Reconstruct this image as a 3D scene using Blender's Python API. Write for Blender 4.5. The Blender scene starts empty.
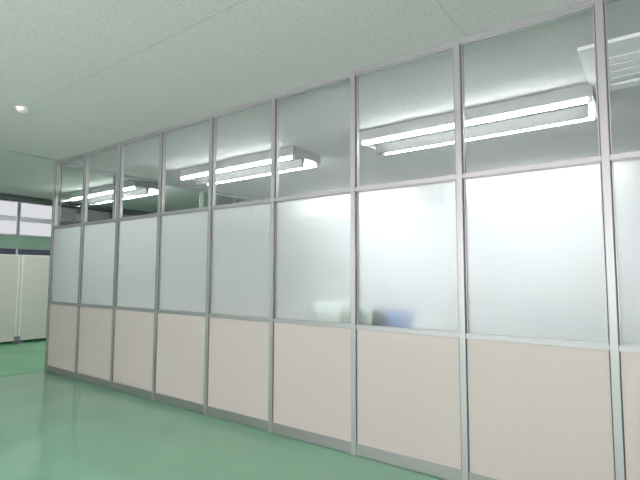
import bpy, bmesh, math, random
from mathutils import Vector, Matrix
random.seed(4)
S = bpy.context.scene
C = S.collection

# ------------------------------------------------------------------ camera
W = 0.9                     # bay width of the partition
HC = 3.17                   # ceiling height
YAW, PITCH, ROLL, FPX = -0.6322, 0.0770, 0.0029, 461.5
cam_d = bpy.data.cameras.new('camera')
cam = bpy.data.objects.new('camera', cam_d)
C.objects.link(cam)
fw = Vector((math.sin(YAW)*math.cos(PITCH), math.cos(YAW)*math.cos(PITCH), math.sin(PITCH)))
rt0 = Vector((math.cos(YAW), -math.sin(YAW), 0))
up0 = rt0.cross(fw)
rt = math.cos(ROLL)*rt0 + math.sin(ROLL)*up0
up = -math.sin(ROLL)*rt0 + math.cos(ROLL)*up0
M = Matrix((rt, up, -fw)).transposed().to_4x4()
M.translation = Vector((7.429, -3.257, 1.430))
cam.matrix_world = M
cam_d.sensor_width = 36.0
cam_d.lens = FPX/640.0*36.0
cam_d.clip_start = 0.05
S.camera = cam

# ------------------------------------------------------------------ world, exposure
wd = bpy.data.worlds.new('world')
S.world = wd
wd.use_nodes = True
_n, _l = wd.node_tree.nodes, wd.node_tree.links
_tc = _n.new('ShaderNodeTexCoord'); _sp = _n.new('ShaderNodeSeparateXYZ'); _rp = _n.new('ShaderNodeValToRGB')
_mr = _n.new('ShaderNodeMapRange'); _mr.inputs['From Min'].default_value = -1.0
_l.new(_tc.outputs['Generated'], _sp.inputs[0]); _l.new(_sp.outputs[2], _mr.inputs['Value'])
_l.new(_mr.outputs[0], _rp.inputs['Fac'])
_rp.color_ramp.elements[0].position = 0.49; _rp.color_ramp.elements[0].color = (1.0, 0.82, 0.92, 1)     # unseen ground, made bright and pinkish to light the ceiling
_rp.color_ramp.elements[1].position = 0.51; _rp.color_ramp.elements[1].color = (0.72, 0.68, 0.70, 1)    # overcast sky
_l.new(_rp.outputs[0], _n['Background'].inputs[0])
_n['Background'].inputs[1].default_value = 6.0
S.view_settings.view_transform = 'Standard'
S.view_settings.look = 'None'
S.view_settings.gamma = 1.0
S.view_settings.use_curve_mapping = False
S.view_settings.exposure = 1.3
TUBE = 17.0                 # radiance of the fluorescent tubes
SKY = 0.31                   # radiance of the daylit frosted windows

# ------------------------------------------------------------------ materials
def mat(name, col, rough=0.5, metal=0.0, spec=0.5):
    m = bpy.data.materials.new(name); m.use_nodes = True
    p = m.node_tree.nodes['Principled BSDF']
    p.inputs['Base Color'].default_value = (*col, 1)
    p.inputs['Roughness'].default_value = rough
    p.inputs['Metallic'].default_value = metal
    p.inputs['Specular IOR Level'].default_value = spec
    return m

def nodes(m):
    return m.node_tree.nodes, m.node_tree.links, m.node_tree.nodes['Principled BSDF']

def mottle(m, col_a, col_b, scale, detail=3.0, bump=0.0, bscale=None, lo=0.35, hi=0.65):
    n, l, p = nodes(m)
    tc = n.new('ShaderNodeTexCoord')
    t = n.new('ShaderNodeTexNoise'); t.inputs['Scale'].default_value = scale; t.inputs['Detail'].default_value = detail
    l.new(tc.outputs['Object'], t.inputs['Vector'])
    r = n.new('ShaderNodeValToRGB')
    r.color_ramp.elements[0].position = lo; r.color_ramp.elements[0].color = (*col_a, 1)
    r.color_ramp.elements[1].position = hi; r.color_ramp.elements[1].color = (*col_b, 1)
    l.new(t.outputs['Fac'], r.inputs['Fac']); l.new(r.outputs['Color'], p.inputs['Base Color'])
    if bump:
        t2 = n.new('ShaderNodeTexNoise'); t2.inputs['Scale'].default_value = bscale or scale
        l.new(tc.outputs['Object'], t2.inputs['Vector'])
        b = n.new('ShaderNodeBump'); b.inputs['Strength'].default_value = bump; b.inputs['Distance'].default_value = 0.002
        l.new(t2.outputs['Fac'], b.inputs['Height']); l.new(b.outputs['Normal'], p.inputs['Normal'])
    return m

def emit(name, col, s):
    m = bpy.data.materials.new(name); m.use_nodes = True
    n = m.node_tree.nodes; n.clear()
    e = n.new('ShaderNodeEmission'); e.inputs[0].default_value = (*col, 1); e.inputs[1].default_value = s
    o = n.new('ShaderNodeOutputMaterial'); m.node_tree.links.new(e.outputs[0], o.inputs[0])
    return m

def clear_glass():
    m = bpy.data.materials.new('clear_glass'); m.use_nodes = True
    n = m.node_tree.nodes; l = m.node_tree.links; n.clear()
    t = n.new('ShaderNodeBsdfTransparent'); t.inputs[0].default_value = (0.965, 0.985, 0.975, 1)
    g = n.new('ShaderNodeBsdfGlossy'); g.inputs['Roughness'].default_value = 0.01
    f = n.new('ShaderNodeFresnel'); 
    gm = n.new('ShaderNodeNewGeometry'); ir = n.new('ShaderNodeMath'); ir.operation = 'MULTIPLY_ADD'
    ir.inputs[1].default_value = 1/1.35 - 1.35; ir.inputs[2].default_value = 1.35     # same reflectance on both faces
    l.new(gm.outputs['Backfacing'], ir.inputs[0]); l.new(ir.outputs[0], f.inputs[0])
    x = n.new('ShaderNodeMixShader'); o = n.new('ShaderNodeOutputMaterial')
    l.new(f.outputs[0], x.inputs[0]); l.new(t.outputs[0], x.inputs[1]); l.new(g.outputs[0], x.inputs[2])
    l.new(x.outputs[0], o.inputs[0])
    return m

def frosted_glass():
    m = bpy.data.materials.new('frosted_glass'); m.use_nodes = True
    n, l, p = nodes(m)
    p.inputs['Base Color'].default_value = (0.94, 0.985, 0.972, 1)
    p.inputs['Roughness'].default_value = 0.28
    p.inputs['IOR'].default_value = 1.45
    p.inputs['Transmission Weight'].default_value = 1.0
    tc = n.new('ShaderNodeTexCoord')
    t = n.new('ShaderNodeTexNoise'); t.inputs['Scale'].default_value = 260.0
    l.new(tc.outputs['Object'], t.inputs['Vector'])
    b = n.new('ShaderNodeBump'); b.inputs['Strength'].default_value = 0.15; b.inputs['Distance'].default_value = 0.0005
    l.new(t.outputs['Fac'], b.inputs['Height']); l.new(b.outputs['Normal'], p.inputs['Normal'])
    tr = n.new('ShaderNodeBsdfTranslucent'); tr.inputs[0].default_value = (0.93, 0.96, 0.95, 1)
    x = n.new('ShaderNodeMixShader'); x.inputs[0].default_value = 0.22
    o = n['Material Output']
    l.new(p.outputs[0], x.inputs[1]); l.new(tr.outputs[0], x.inputs[2]); l.new(x.outputs[0], o.inputs[0])
    return m

def ceiling_board():
    # mineral-fibre board: pale, with dark pin-hole fissures, fine joints between the boards
    m = mat('ceiling_board', (0.72, 0.72, 0.71), 0.9, spec=0.2)
    n, l, p = nodes(m)
    tc = n.new('ShaderNodeTexCoord')
    v = n.new('ShaderNodeTexNoise'); v.inputs['Scale'].default_value = 75.0; v.inputs['Detail'].default_value = 4.0; v.inputs['Roughness'].default_value = 0.65
    l.new(tc.outputs['Object'], v.inputs['Vector'])
    r = n.new('ShaderNodeValToRGB')
    e = r.color_ramp.elements
    e[0].position = 0.30; e[0].color = (0.30, 0.30, 0.295, 1)
    e[1].position = 0.42; e[1].color = (0.64, 0.64, 0.63, 1)
    l.new(v.outputs['Fac'], r.inputs['Fac'])
    sp = n.new('ShaderNodeSeparateXYZ'); l.new(tc.outputs['Object'], sp.inputs[0])
    def joint(out, off, period, half):
        a = n.new('ShaderNodeMath'); a.operation = 'ADD'; a.inputs[1].default_value = -off + period*10 + half
        l.new(out, a.inputs[0])
        k = n.new('ShaderNodeMath'); k.operation = 'MODULO'; k.inputs[1].default_value = period
        l.new(a.outputs[0], k.inputs[0])
        c = n.new('ShaderNodeMath'); c.operation = 'LESS_THAN'; c.inputs[1].default_value = 2*half
        l.new(k.outputs[0], c.inputs[0])
        return c
    jx = joint(sp.outputs[0], 6.37, 5.46, 0.0035)
    jy = joint(sp.outputs[1], -1.28, 3.60, 0.0035)
    mx = n.new('ShaderNodeMath'); mx.operation = 'MAXIMUM'
    ny = n.new('ShaderNodeMath'); ny.operation = 'LESS_THAN'; ny.inputs[1].default_value = 0.0
    l.new(sp.outputs[1], ny.inputs[0])
    my = n.new('ShaderNodeMath'); my.operation = 'MULTIPLY'
    l.new(jx.outputs[0], my.inputs[0]); l.new(ny.outputs[0], my.inputs[1])
    l.new(my.outputs[0], mx.inputs[0]); l.new(jy.outputs[0], mx.inputs[1])
    mix = n.new('ShaderNodeMix'); mix.data_type = 'RGBA'
    l.new(mx.outputs[0], mix.inputs[0])
    l.new(r.outputs['Color'], mix.inputs[6]); mix.inputs[7].default_value = (0.50, 0.50, 0.49, 1)
    l.new(mix.outputs[2], p.inputs['Base Color'])
    b = n.new('ShaderNodeBump'); b.inputs['Strength'].default_value = 0.25; b.inputs['Distance'].default_value = 0.002
    l.new(v.outputs['Fac'], b.inputs['Height']); l.new(b.outputs['Normal'], p.inputs['Normal'])
    return m

m_ceil = ceiling_board()
m_aisle = mottle(mat('deep_green_epoxy', (0.12, 0.48, 0.24), 0.18), (0.11, 0.46, 0.22), (0.14, 0.50, 0.26), 1.3, 5)
m_floor_bounce = mottle(mat('grey_floor_bounce', (0.5, 0.5, 0.5), 0.4), (0.40, 0.44, 0.43), (0.44, 0.48, 0.47), 2.0)  # tone set for the light it bounces up in the glazed room
m_floor = mottle(mat('green_epoxy', (0.20, 0.52, 0.33), 0.10, spec=0.7), (0.225, 0.47, 0.32), (0.25, 0.50, 0.345), 1.3, 5, 0.03, 5.0)
m_wall = mottle(mat('painted_wall', (0.70, 0.72, 0.69), 0.8), (0.68, 0.70, 0.67), (0.72, 0.74, 0.71), 3.0)
m_white_wall = mottle(mat('white_wall', (0.85, 0.86, 0.86), 0.7), (0.70, 0.72, 0.73), (0.73, 0.75, 0.76), 3.0)
m_green_wall = mottle(mat('green_painted_wall', (0.33, 0.43, 0.36), 0.7), (0.22, 0.38, 0.27), (0.25, 0.42, 0.30), 3.0)
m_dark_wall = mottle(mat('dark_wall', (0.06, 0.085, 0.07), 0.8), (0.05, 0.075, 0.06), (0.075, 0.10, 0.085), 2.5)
m_alu = mat('satin_aluminium', (0.37, 0.38, 0.378), 0.45, 0.6)
m_gasket = mat('grey_gasket', (0.09, 0.095, 0.09), 0.6)
m_bead = mat('aluminium_bead', (0.40, 0.41, 0.405), 0.42, 0.5)
m_panel = mottle(mat('cream_laminate', (0.66, 0.62, 0.55), 0.45), (0.485, 0.433, 0.405), (0.505, 0.452, 0.422), 120.0, 2)
m_kick = mat('kick_grey', (0.30, 0.315, 0.305), 0.4, 0.6)
m_clear = clear_glass()
m_frost = frosted_glass()
m_white = mat('white_enamel', (0.82, 0.82, 0.81), 0.4)
m_tube = emit('lit_tube', (0.97, 0.98, 1.0), TUBE)
m_enamel = mat('grey_enamel', (0.45, 0.47, 0.465), 0.5)
m_mirror = mat('satin_reflector', (0.55, 0.56, 0.56), 0.34, 1.0)
m_rib = mat('grey_rib', (0.08, 0.083, 0.083), 0.6)
m_holder = mat('lamp_holder_plastic', (0.75, 0.75, 0.73), 0.5)
m_plastic = mat('white_plastic', (0.85, 0.85, 0.83), 0.4)
m_grille = mat('pale_grille', (0.82, 0.82, 0.82), 0.5)
m_dark = mat('dark_metal', (0.05, 0.055, 0.055), 0.5, 0.4)
m_fabric = mottle(mat('screen_fabric', (0.55, 0.53, 0.46), 0.95), (0.56, 0.55, 0.49), (0.62, 0.61, 0.55), 90.0, 3, 0.3, 300.0)
m_screen_frame = mat('screen_frame', (0.72, 0.72, 0.69), 0.45)
m_foot = mat('grey_foot', (0.22, 0.23, 0.23), 0.5)
m_win = emit('daylit_frosted_glass', (0.93, 0.94, 1.0), SKY)
m_winframe = mat('window_frame_metal', (0.34, 0.36, 0.35), 0.45, 0.5)
m_winrail = mat('window_rail', (0.55, 0.56, 0.57), 0.5, 0.3)
m_darkglass = mat('dark_window_glass', (0.06, 0.075, 0.11), 0.12)
m_carton = mat('white_carton', (0.90, 0.92, 0.91), 0.7)
m_cloth = mat('white_cloth', (0.95, 0.95, 0.97), 0.9)
m_carton2 = mat('pale_green_carton', (0.62, 0.68, 0.62), 0.7)
m_binder = mat('dark_binder', (0.05, 0.05, 0.06), 0.6)
m_blue = mat('blue_plastic', (0.06, 0.25, 0.72), 0.45)
m_cabinet = mat('grey_cabinet', (0.55, 0.56, 0.56), 0.5)
m_brown = mat('dark_brown_box', (0.03, 0.02, 0.018), 0.7)

# ------------------------------------------------------------------ mesh helpers
def box(bm, x0, y0, z0, x1, y1, z1, bevel=0.0):
    r = bmesh.ops.create_cube(bm, size=1.0)
    vs = r['verts']
    for v in vs:
        v.co = Vector((x0 + (v.co.x+.5)*(x1-x0), y0 + (v.co.y+.5)*(y1-y0), z0 + (v.co.z+.5)*(z1-z0)))
    if bevel:
        es = list({e for v in vs for e in v.link_edges})
        bmesh.ops.bevel(bm, geom=es, offset=bevel, segments=2, affect='EDGES', profile=0.5)

def prism_x(bm, prof, x0, x1):
    a = [bm.verts.new((x0, y, z)) for y, z in prof]
    b = [bm.verts.new((x1, y, z)) for y, z in prof]
    n = len(prof)
    for i in range(n):
        bm.faces.new((a[i], a[(i+1) % n], b[(i+1) % n], b[i]))
    bm.faces.new(list(reversed(a))); bm.faces.new(b)
    bmesh.ops.recalc_face_normals(bm, faces=bm.faces)

def cyl_x(bm, y, z, r, x0, x1, seg=20):
    prism_x(bm, [(y + r*math.cos(2*math.pi*i/seg), z + r*math.sin(2*math.pi*i/seg)) for i in range(seg)], x0, x1)

def lathe(bm, prof, seg=28):
    rings = []
    for r, z in prof:
        rings.append([bm.verts.new((r*math.cos(2*math.pi*i/seg), r*math.sin(2*math.pi*i/seg), z)) for i in range(seg)])
    for a, b in zip(rings, rings[1:]):
        for i in range(seg):
            bm.faces.new((a[i], a[(i+1) % seg], b[(i+1) % seg], b[i]))
    bm.faces.new(rings[0]); bm.faces.new(rings[-1])
    bmesh.ops.recalc_face_normals(bm, faces=bm.faces)

def obj(name, bm, m, parent=None, smooth=False):
    me = bpy.data.meshes.new(name)
    bm.to_mesh(me); bm.free()
    me.materials.append(m)
    if smooth:
        for p in me.polygons: p.use_smooth = True
    o = bpy.data.objects.new(name, me); C.objects.link(o)
    if parent: o.parent = parent
    return o

def boxes(name, m, parent, *bs, bevel=0.0):
    bm = bmesh.new()
    for b in bs: box(bm, *b, bevel=bevel)
    return obj(name, bm, m, parent)

def tag(o, label, cat, group=None):
    o['label'] = label; o['category'] = cat
    if group: o['group'] = group
    return o

def thing(name, label, cat, loc=(0, 0, 0), rz=0.0, group=None):
    o = bpy.data.objects.new(name, None); C.objects.link(o)
    o.empty_display_size = 0.1
    o.location = loc; o.rotation_euler = (0, 0, rz)
    return tag(o, label, cat, group)

def struct(o):
    o['kind'] = 'structure'; return o

def dup(root, loc, rz=None, label=None, group=None):
    r = root.copy(); C.objects.link(r); r.location = loc
    if rz is not None: r.rotation_euler = (0, 0, rz)
    if label: r['label'] = label
    if group: r['group'] = group
    for ch in list(root.children):
        c = ch.copy(); C.objects.link(c); c.parent = r
        for g in list(ch.children):
            d = g.copy(); C.objects.link(d); d.parent = c
    return r

# ------------------------------------------------------------------ room shell
XL, XR, YN, YB = -4.20, 10.86, -7.0, 6.50
WX0, WX1, WZ0, WZ1 = 0.8, 10.6, 0.85, 2.60
struct(boxes('floor', m_floor, None, (XL-.1, YN-.1, -0.12, XR+.1, YB+.1, 0.0)))
struct(boxes('floor_aisle', m_aisle, None, (XL, -3.2, 0.0, -0.06, YB, 0.003)))
struct(boxes('floor_bounce', m_floor_bounce, None, (0.05, 0.045, 0.0, XR, YB, 0.004)))  # unseen grey covering added to bounce neutral light instead of green
struct(boxes('ceiling', m_ceil, None, (XL-.1, YN-.1, HC, XR+.1, YB+.1, HC+0.12)))
struct(boxes('wall_back', m_white_wall, None, (XL, YB, 0, XR, YB+.1, HC)))
# near wall behind the camera; its unseen window bank is added for daylight
struct(boxes('wall_front', m_wall, None, (XL, YN-.1, 0, XR, YN, WZ0), (XL, YN-.1, WZ1, XR, YN, HC),
             (XL, YN-.1, WZ0, WX0, YN, WZ1), (WX1, YN-.1, WZ0, XR, YN, WZ1)))
struct(boxes('wall_right', m_wall, None, (XR, YN, 0, XR+.1, YB, HC)))
wl = struct(boxes('wall_left', m_green_wall, None, (XL-.1, YN, 0, XL, 1.96, HC)))
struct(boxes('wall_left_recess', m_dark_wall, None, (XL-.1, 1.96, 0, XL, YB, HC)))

# bank of daylit frosted windows high on the left wall, dark windows under them
def window(n, y0, y1, z0, z1, glass, mid):
    x = XL
    fr = struct(boxes('window_%d' % n, glass, None, (x+.004, y0+.02, z0+.02, x+.018, y1-.02, z1-.02)))
    t = .022
    boxes('window_frame', m_winframe, fr,
          (x, y0, z0, x+.045, y0+t, z1), (x, y1-t, z0, x+.045, y1, z1),
          (x, y0+t, z0, x+.045, y1-t, z0+t), (x, y0+t, z1-t, x+.045, y1-t, z1))
    if mid:
        zm = (z0+z1)/2
        boxes('window_rail', m_winrail, fr, (x+.018, y0+t, zm-.065, x+.036, y1-t, zm+.045))
    else:
        ym = (y0+y1)/2
        boxes('sash_rail', m_winrail, fr, (x+.018, ym-.02, z0+t, x+.036, ym+.02, z1-t))
k = 1
for i in range(7):  # bank runs on out of view, added to brighten floor and ceiling
    y1 = 1.92 - .86*i
    window(k, y1-.84, y1, 2.31, 3.08, m_win, True); k += 1
for i in range(4):
    y1 = 1.92 - 1.72*i
    window(k, y1-1.70, y1, 1.00, 2.03, m_darkglass, False); k += 1

for i in range(7):  # added panes of the unseen near bank, letting sky light in
    a = WX0 + 1.4*i
    gl = struct(boxes('window_%d' % k, m_clear, None, (a+.04, YN-.053, WZ0+.04, a+1.36, YN-.047, WZ1-.04))); k += 1
    boxes('window_frame', m_white, gl, (a, YN-.08, WZ0, a+.04, YN-.02, WZ1), (a+1.36, YN-.08, WZ0, a+1.4, YN-.02, WZ1),
          (a+.04, YN-.08, WZ0, a+1.36, YN-.02, WZ0+.04), (a+.04, YN-.08, WZ1-.04, a+1.36, YN-.02, WZ1))

# ------------------------------------------------------------------ glazed partitions
Z_LO, Z_UP, Z_TOP = 1.012, 2.144, 3.13
PW = 0.044                  # post width
def post(parent, u, z1=HC):
    bm = bmesh.new()
    box(bm, u-PW/2, -0.028, 0, u+PW/2, 0.042, z1, bevel=0.002)
    p = obj('post', bm, m_alu, parent)
    # glazing channels down both sides
    boxes('glazing_channel', m_gasket, p,
          (u-PW/2-.007, -0.014, 0.09, u-PW/2+.001, 0.028, z1-.045),
          (u+PW/2-.001, -0.014, 0.09, u+PW/2+.007, 0.028, z1-.045))
    return p

def bead(parent, u0, u1, z0, z1, t=0.006):
    y0, y1 = -0.010, 0.024
    boxes('glazing_bead', m_bead, parent,
          (u0, y0, z0, u0+t, y1, z1), (u1-t, y0, z0, u1, y1, z1),
          (u0+t, y0, z0, u1-t, y1, z0+t), (u0+t, y0, z1-t, u1-t, y1, z1))

def partition(root, n, w):
    for i in range(n):
        a, b = i*w + PW/2, (i+1)*w - PW/2
        boxes('head_rail', m_alu, root, (a, -0.024, Z_TOP, b, 0.038, HC), bevel=.0015)
        boxes('upper_rail', m_alu, root, (a, -0.024, Z_UP-.016, b, 0.038, Z_UP+.016), bevel=.0015)
        boxes('sill_rail', m_alu, root, (a, -0.024, Z_LO-.017, b, 0.038, Z_LO+.017), bevel=.0015)
        boxes('kick_plate', m_kick, root, (a, -0.020, 0.004, b, 0.034, 0.092), bevel=.0015)
        g0, g1 = a+.007, b-.007
        c = boxes('clear_pane', m_clear, root, (g0, 0.004, Z_UP+.016, g1, 0.010, Z_TOP))
        bead(c, g0, g1, Z_UP+.016, Z_TOP)
        f = boxes('frosted_pane', m_frost, root, (g0, 0.004, Z_LO+.017, g1, 0.010, Z_UP-.016))
        bead(f, g0, g1, Z_LO+.017, Z_UP-.016)
        boxes('lower_panel', m_panel, root, (g0, -0.012, 0.092, g1, 0.026, Z_LO-.017))

NB = 12
front = thing('glass_partition', 'long floor to ceiling aluminium partition of clear and frosted glass over cream panels', 'partition', (0, 0, 0))
for i in range(NB+1): post(front, i*W + (0 if i < NB else -.03))
partition(front, NB, W)
side = thing('glass_partition', 'side partition running back from the far left corner post, seen through the clear upper panes', 'partition', (0, 0.05, 0), math.pi/2)
SW = 0.92
for i in range(1, 8): post(side, i*SW)
partition(side, 7, SW)

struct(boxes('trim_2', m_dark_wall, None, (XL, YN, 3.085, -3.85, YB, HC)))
# thin dark rail on the ceiling carrying on from the corner post
struct(boxes('trim_1', m_winframe, None, (0.118, -0.70, HC-.012, 0.132, -0.03, HC)))

# ------------------------------------------------------------------ fluorescent fixtures
def fixture(label, loc, group):
    t = thing('fluorescent_fixture', label, 'ceiling light', loc, 0, group)
    L = 1.228
    bm = bmesh.new()    # shallow box body against the ceiling (z=0), a rib between the two tubes
    prism_x(bm, [(-.31, 0), (.31, 0), (.31, -.118), (.303, -.118), (.303, -.100), (-.303, -.100), (-.303, -.118), (-.31, -.118)], -L, L)
    obj('body', bm, m_enamel, t)
    boxes('reflector', m_mirror, t, (-L+.002, -.302, -.104, L-.002, .302, -.0995))
    bm = bmesh.new(); prism_x(bm, [(-.03, -.104), (.03, -.104), (.012, -.220), (-.012, -.220)], -L+.07, L-.07)
    obj('rib', bm, m_rib, t)
    for sx in (-1, 1):
        bm = bmesh.new()
        xa, xb = sorted((sx*L, sx*(L+.004)))
        prism_x(bm, [(-.313, 0), (.313, 0), (.313, -.120), (-.313, -.120)], xa, xb)
        obj('end_plate', bm, m_enamel, t)
    for sy in (-1, 1):
        bm = bmesh.new(); cyl_x(bm, sy*.275, -.140, .023, -1.18, 1.18)
        tb = obj('tube', bm, m_tube, t)
        for sx in (-1, 1):
            xa, xb = sorted((sx*1.18, sx*1.215))
            boxes('lamp_holder', m_holder, tb, (xa, sy*.275-.018, -.160, xb, sy*.275+.018, -.103), bevel=.003)
    return t
G = 'ceiling lights of the row behind the glass'
fx = fixture('twin tube ceiling light seen through the right hand clear panes, nearest of the row', (5.79, 1.76, HC), G)
dup(fx, (2.30, 1.76, HC), 0, 'twin tube ceiling light in the middle of the row, behind the middle clear panes', G)
dup(fx, (-1.42, 1.76, HC), 0, 'twin tube ceiling light farthest left of the row, behind the leftmost clear panes', G)
G2 = 'second row of ceiling lights deeper in the glazed room'
dup(fx, (5.79, 5.2, HC), 0, 'twin tube ceiling light deep behind the brightest frosted panes on the right', G2)
dup(fx, (2.16, 5.2, HC), 0, 'twin tube ceiling light deep behind the middle frosted panes', G2)

# ------------------------------------------------------------------ small ceiling things
d = thing('smoke_detector', 'small round white detector on the ceiling at left', 'detector', (2.13, -1.30, HC))
bm = bmesh.new(); lathe(bm, [(.062, 0), (.062, -.012), (.055, -.018)]); obj('base', bm, m_plastic, d, True)
bm = bmesh.new(); lathe(bm, [(.050, -.018), (.048, -.034), (.034, -.044), (.010, -.047)]); obj('dome', bm, m_plastic, d, True)

v = thing('ceiling_vent', 'pale square ceiling vent with raised rim, at right end of the nearest light', 'vent', (7.52, 1.16, HC))
a = .52
bm = bmesh.new()
box(bm, -a, -a, -.03, -a+.14, a, 0, bevel=.004); box(bm, a-.14, -a, -.03, a, a, 0, bevel=.004)
box(bm, -a+.14, -a, -.03, a-.14, -a+.14, 0, bevel=.004); box(bm, -a+.14, a-.14, -.03, a-.14, a, 0, bevel=.004)
obj('rim', bm, m_white, v)
bm = bmesh.new()
box(bm, -.37, -.37, -.008, .37, .37, 0)
for i in range(5):
    y = -.30 + i*.15
    box(bm, -.35, y-.055, -.016, .35, y+.055, -.008)
obj('grille', bm, m_grille, v)

# ------------------------------------------------------------------ fabric screens at the far left
def screen(label, y0):
    L = 1.74
    t = thing('office_screen', label, 'screen', (-3.52, y0, 0), 0, 'fabric screens along the left wall')
    boxes('panel', m_fabric, t, (-.018, .05, .07, .018, L-.05, 1.83))
    boxes('top_rail', m_screen_frame, t, (-.022, .05, 1.83, .022, L-.05, 1.855), bevel=.002)
    boxes('bottom_rail', m_screen_frame, t, (-.022, .05, .05, .022, L-.05, .07), bevel=.002)
    for y in (0, L-.05):
        p = boxes('upright', m_screen_frame, t, (-.022, y, .03, .022, y+.05, 1.855), bevel=.002)
        boxes('foot', m_foot, p, (-.20, y-.004, 0, .20, y+.054, .035), (-.03, y-.003, .03, .03, y+.053, .14), bevel=.003)
    return t
sc = screen('beige fabric screen touching the left edge of the photo', 0.91-1.745)
dup(sc, (-3.52, 0.915, 0), 0, 'beige fabric screen between the white upright and the partition corner')

# dim things high on the dark wall
b1 = thing('wall_box', 'dark brown box fixed high on the dim wall behind the second clear pane', 'box', (XL, 2.75, 2.35))
boxes('casing', m_brown, b1, (0, -.16, 0, .22, .16, .34), bevel=.006)
boxes('cover', m_dark, b1, (.22, -.14, .02, .232, .14, .32), bevel=.003)
b2 = thing('wall_box', 'dim grey box fixed high on the dim wall behind the first clear pane', 'box', (XL, 2.40, 2.72))
boxes('casing', m_dark_wall, b2, (0, -.14, 0, .14, .14, .22), bevel=.006)
boxes('cover', m_foot, b2, (.14, -.12, .02, .15, .12, .20), bevel=.003)

# ------------------------------------------------------------------ cabinet and the blurred things on it, behind the frosted panes
ZC = 0.955
cb = thing('low_cabinet', 'low grey cabinet behind the cream panels carrying the blurred boxes', 'cabinet', (5.4, 0.268, 0))
boxes('body', m_cabinet, cb, (-.88, -.20, .06, .88, .20, ZC-.025))
boxes('top', m_cabinet, cb, (-.90, -.22, ZC-.025, .90, .22, ZC), bevel=.003)
boxes('plinth', m_foot, cb, (-.86, -.18, 0, .86, .18, .06))
for i in range(4):
    x = -.88 + .44*i
    dd = boxes('door', m_cabinet, cb, (x+.004, .20, .07, x+.436, .218, ZC-.03), bevel=.002)
    boxes('handle', m_alu, dd, (x+.38, .218, .55, x+.395, .24, .70), bevel=.003)

def carton(label, x0, x1, y0, y1, h, m):
    t = thing('storage_box', label, 'box', ((x0+x1)/2, (y0+y1)/2, ZC))
    w, dp = (x1-x0)/2, (y1-y0)/2
    boxes('box_body', m, t, (-w+.004, -dp+.004, 0, w-.004, dp-.004, h-.05), bevel=.003)
    boxes('lid', m, t, (-w, -dp, h-.05, w, dp, h), bevel=.004)
carton('blurred white box behind the frosted glass, leftmost on the cabinet', 4.965, 5.225, .05, .33, .235, m_carton)
carton('blurred pale green box behind the post, right of the white box', 5.235, 5.535, .05, .33, .205, m_carton2)
bi = thing('ring_binder', 'blurred dark binder standing between pale green box and blue bin', 'binder', (5.585, .19, ZC))
boxes('cover', m_binder, bi, (-.035, -.13, 0, -.031, .13, .20), (.031, -.13, 0, .035, .13, .20), (-.035, -.134, 0, .035, -.13, .20))
boxes('pages', m_carton, bi, (-.029, -.125, .004, .029, .12, .19))
bn = thing('plastic_bin', 'blurred blue plastic bin behind the frosted glass', 'bin', (5.712, .22, ZC))
bm = bmesh.new()
box(bm, -.072, -.12, 0, .072, .12, .008)
box(bm, -.072, -.12, .008, -.066, .12, .17); box(bm, .066, -.12, .008, .072, .12, .17)
box(bm, -.066, -.12, .008, .066, -.114, .17); box(bm, -.066, .114, .008, .066, .12, .17)
obj('tub', bm, m_blue, bn)
boxes('rim', m_blue, bn, (-.079, -.127, .17, .079, -.112, .18), (-.079, .112, .17, .079, .127, .18),
      (-.079, -.112, .17, -.064, .112, .18), (.064, -.112, .17, .079, .112, .18))
bm = bmesh.new()
bmesh.ops.create_uvsphere(bm, u_segments=24, v_segments=14, radius=1.0)
for q in bm.verts:
    x, y, z = q.co
    w = 1 + .06*math.sin(5*x+2*y) + .05*math.sin(7*y+3*z)
    q.co = Vector((x*.15*w, y*.125*w, max(0.0, .06 + z*.10*w)))
tag(obj('cloth_bundle', bm, m_cloth, None, True), 'blurred low white bundle right of the blue bin behind the frosted glass', 'bundle').location = (5.955, .20, ZC)
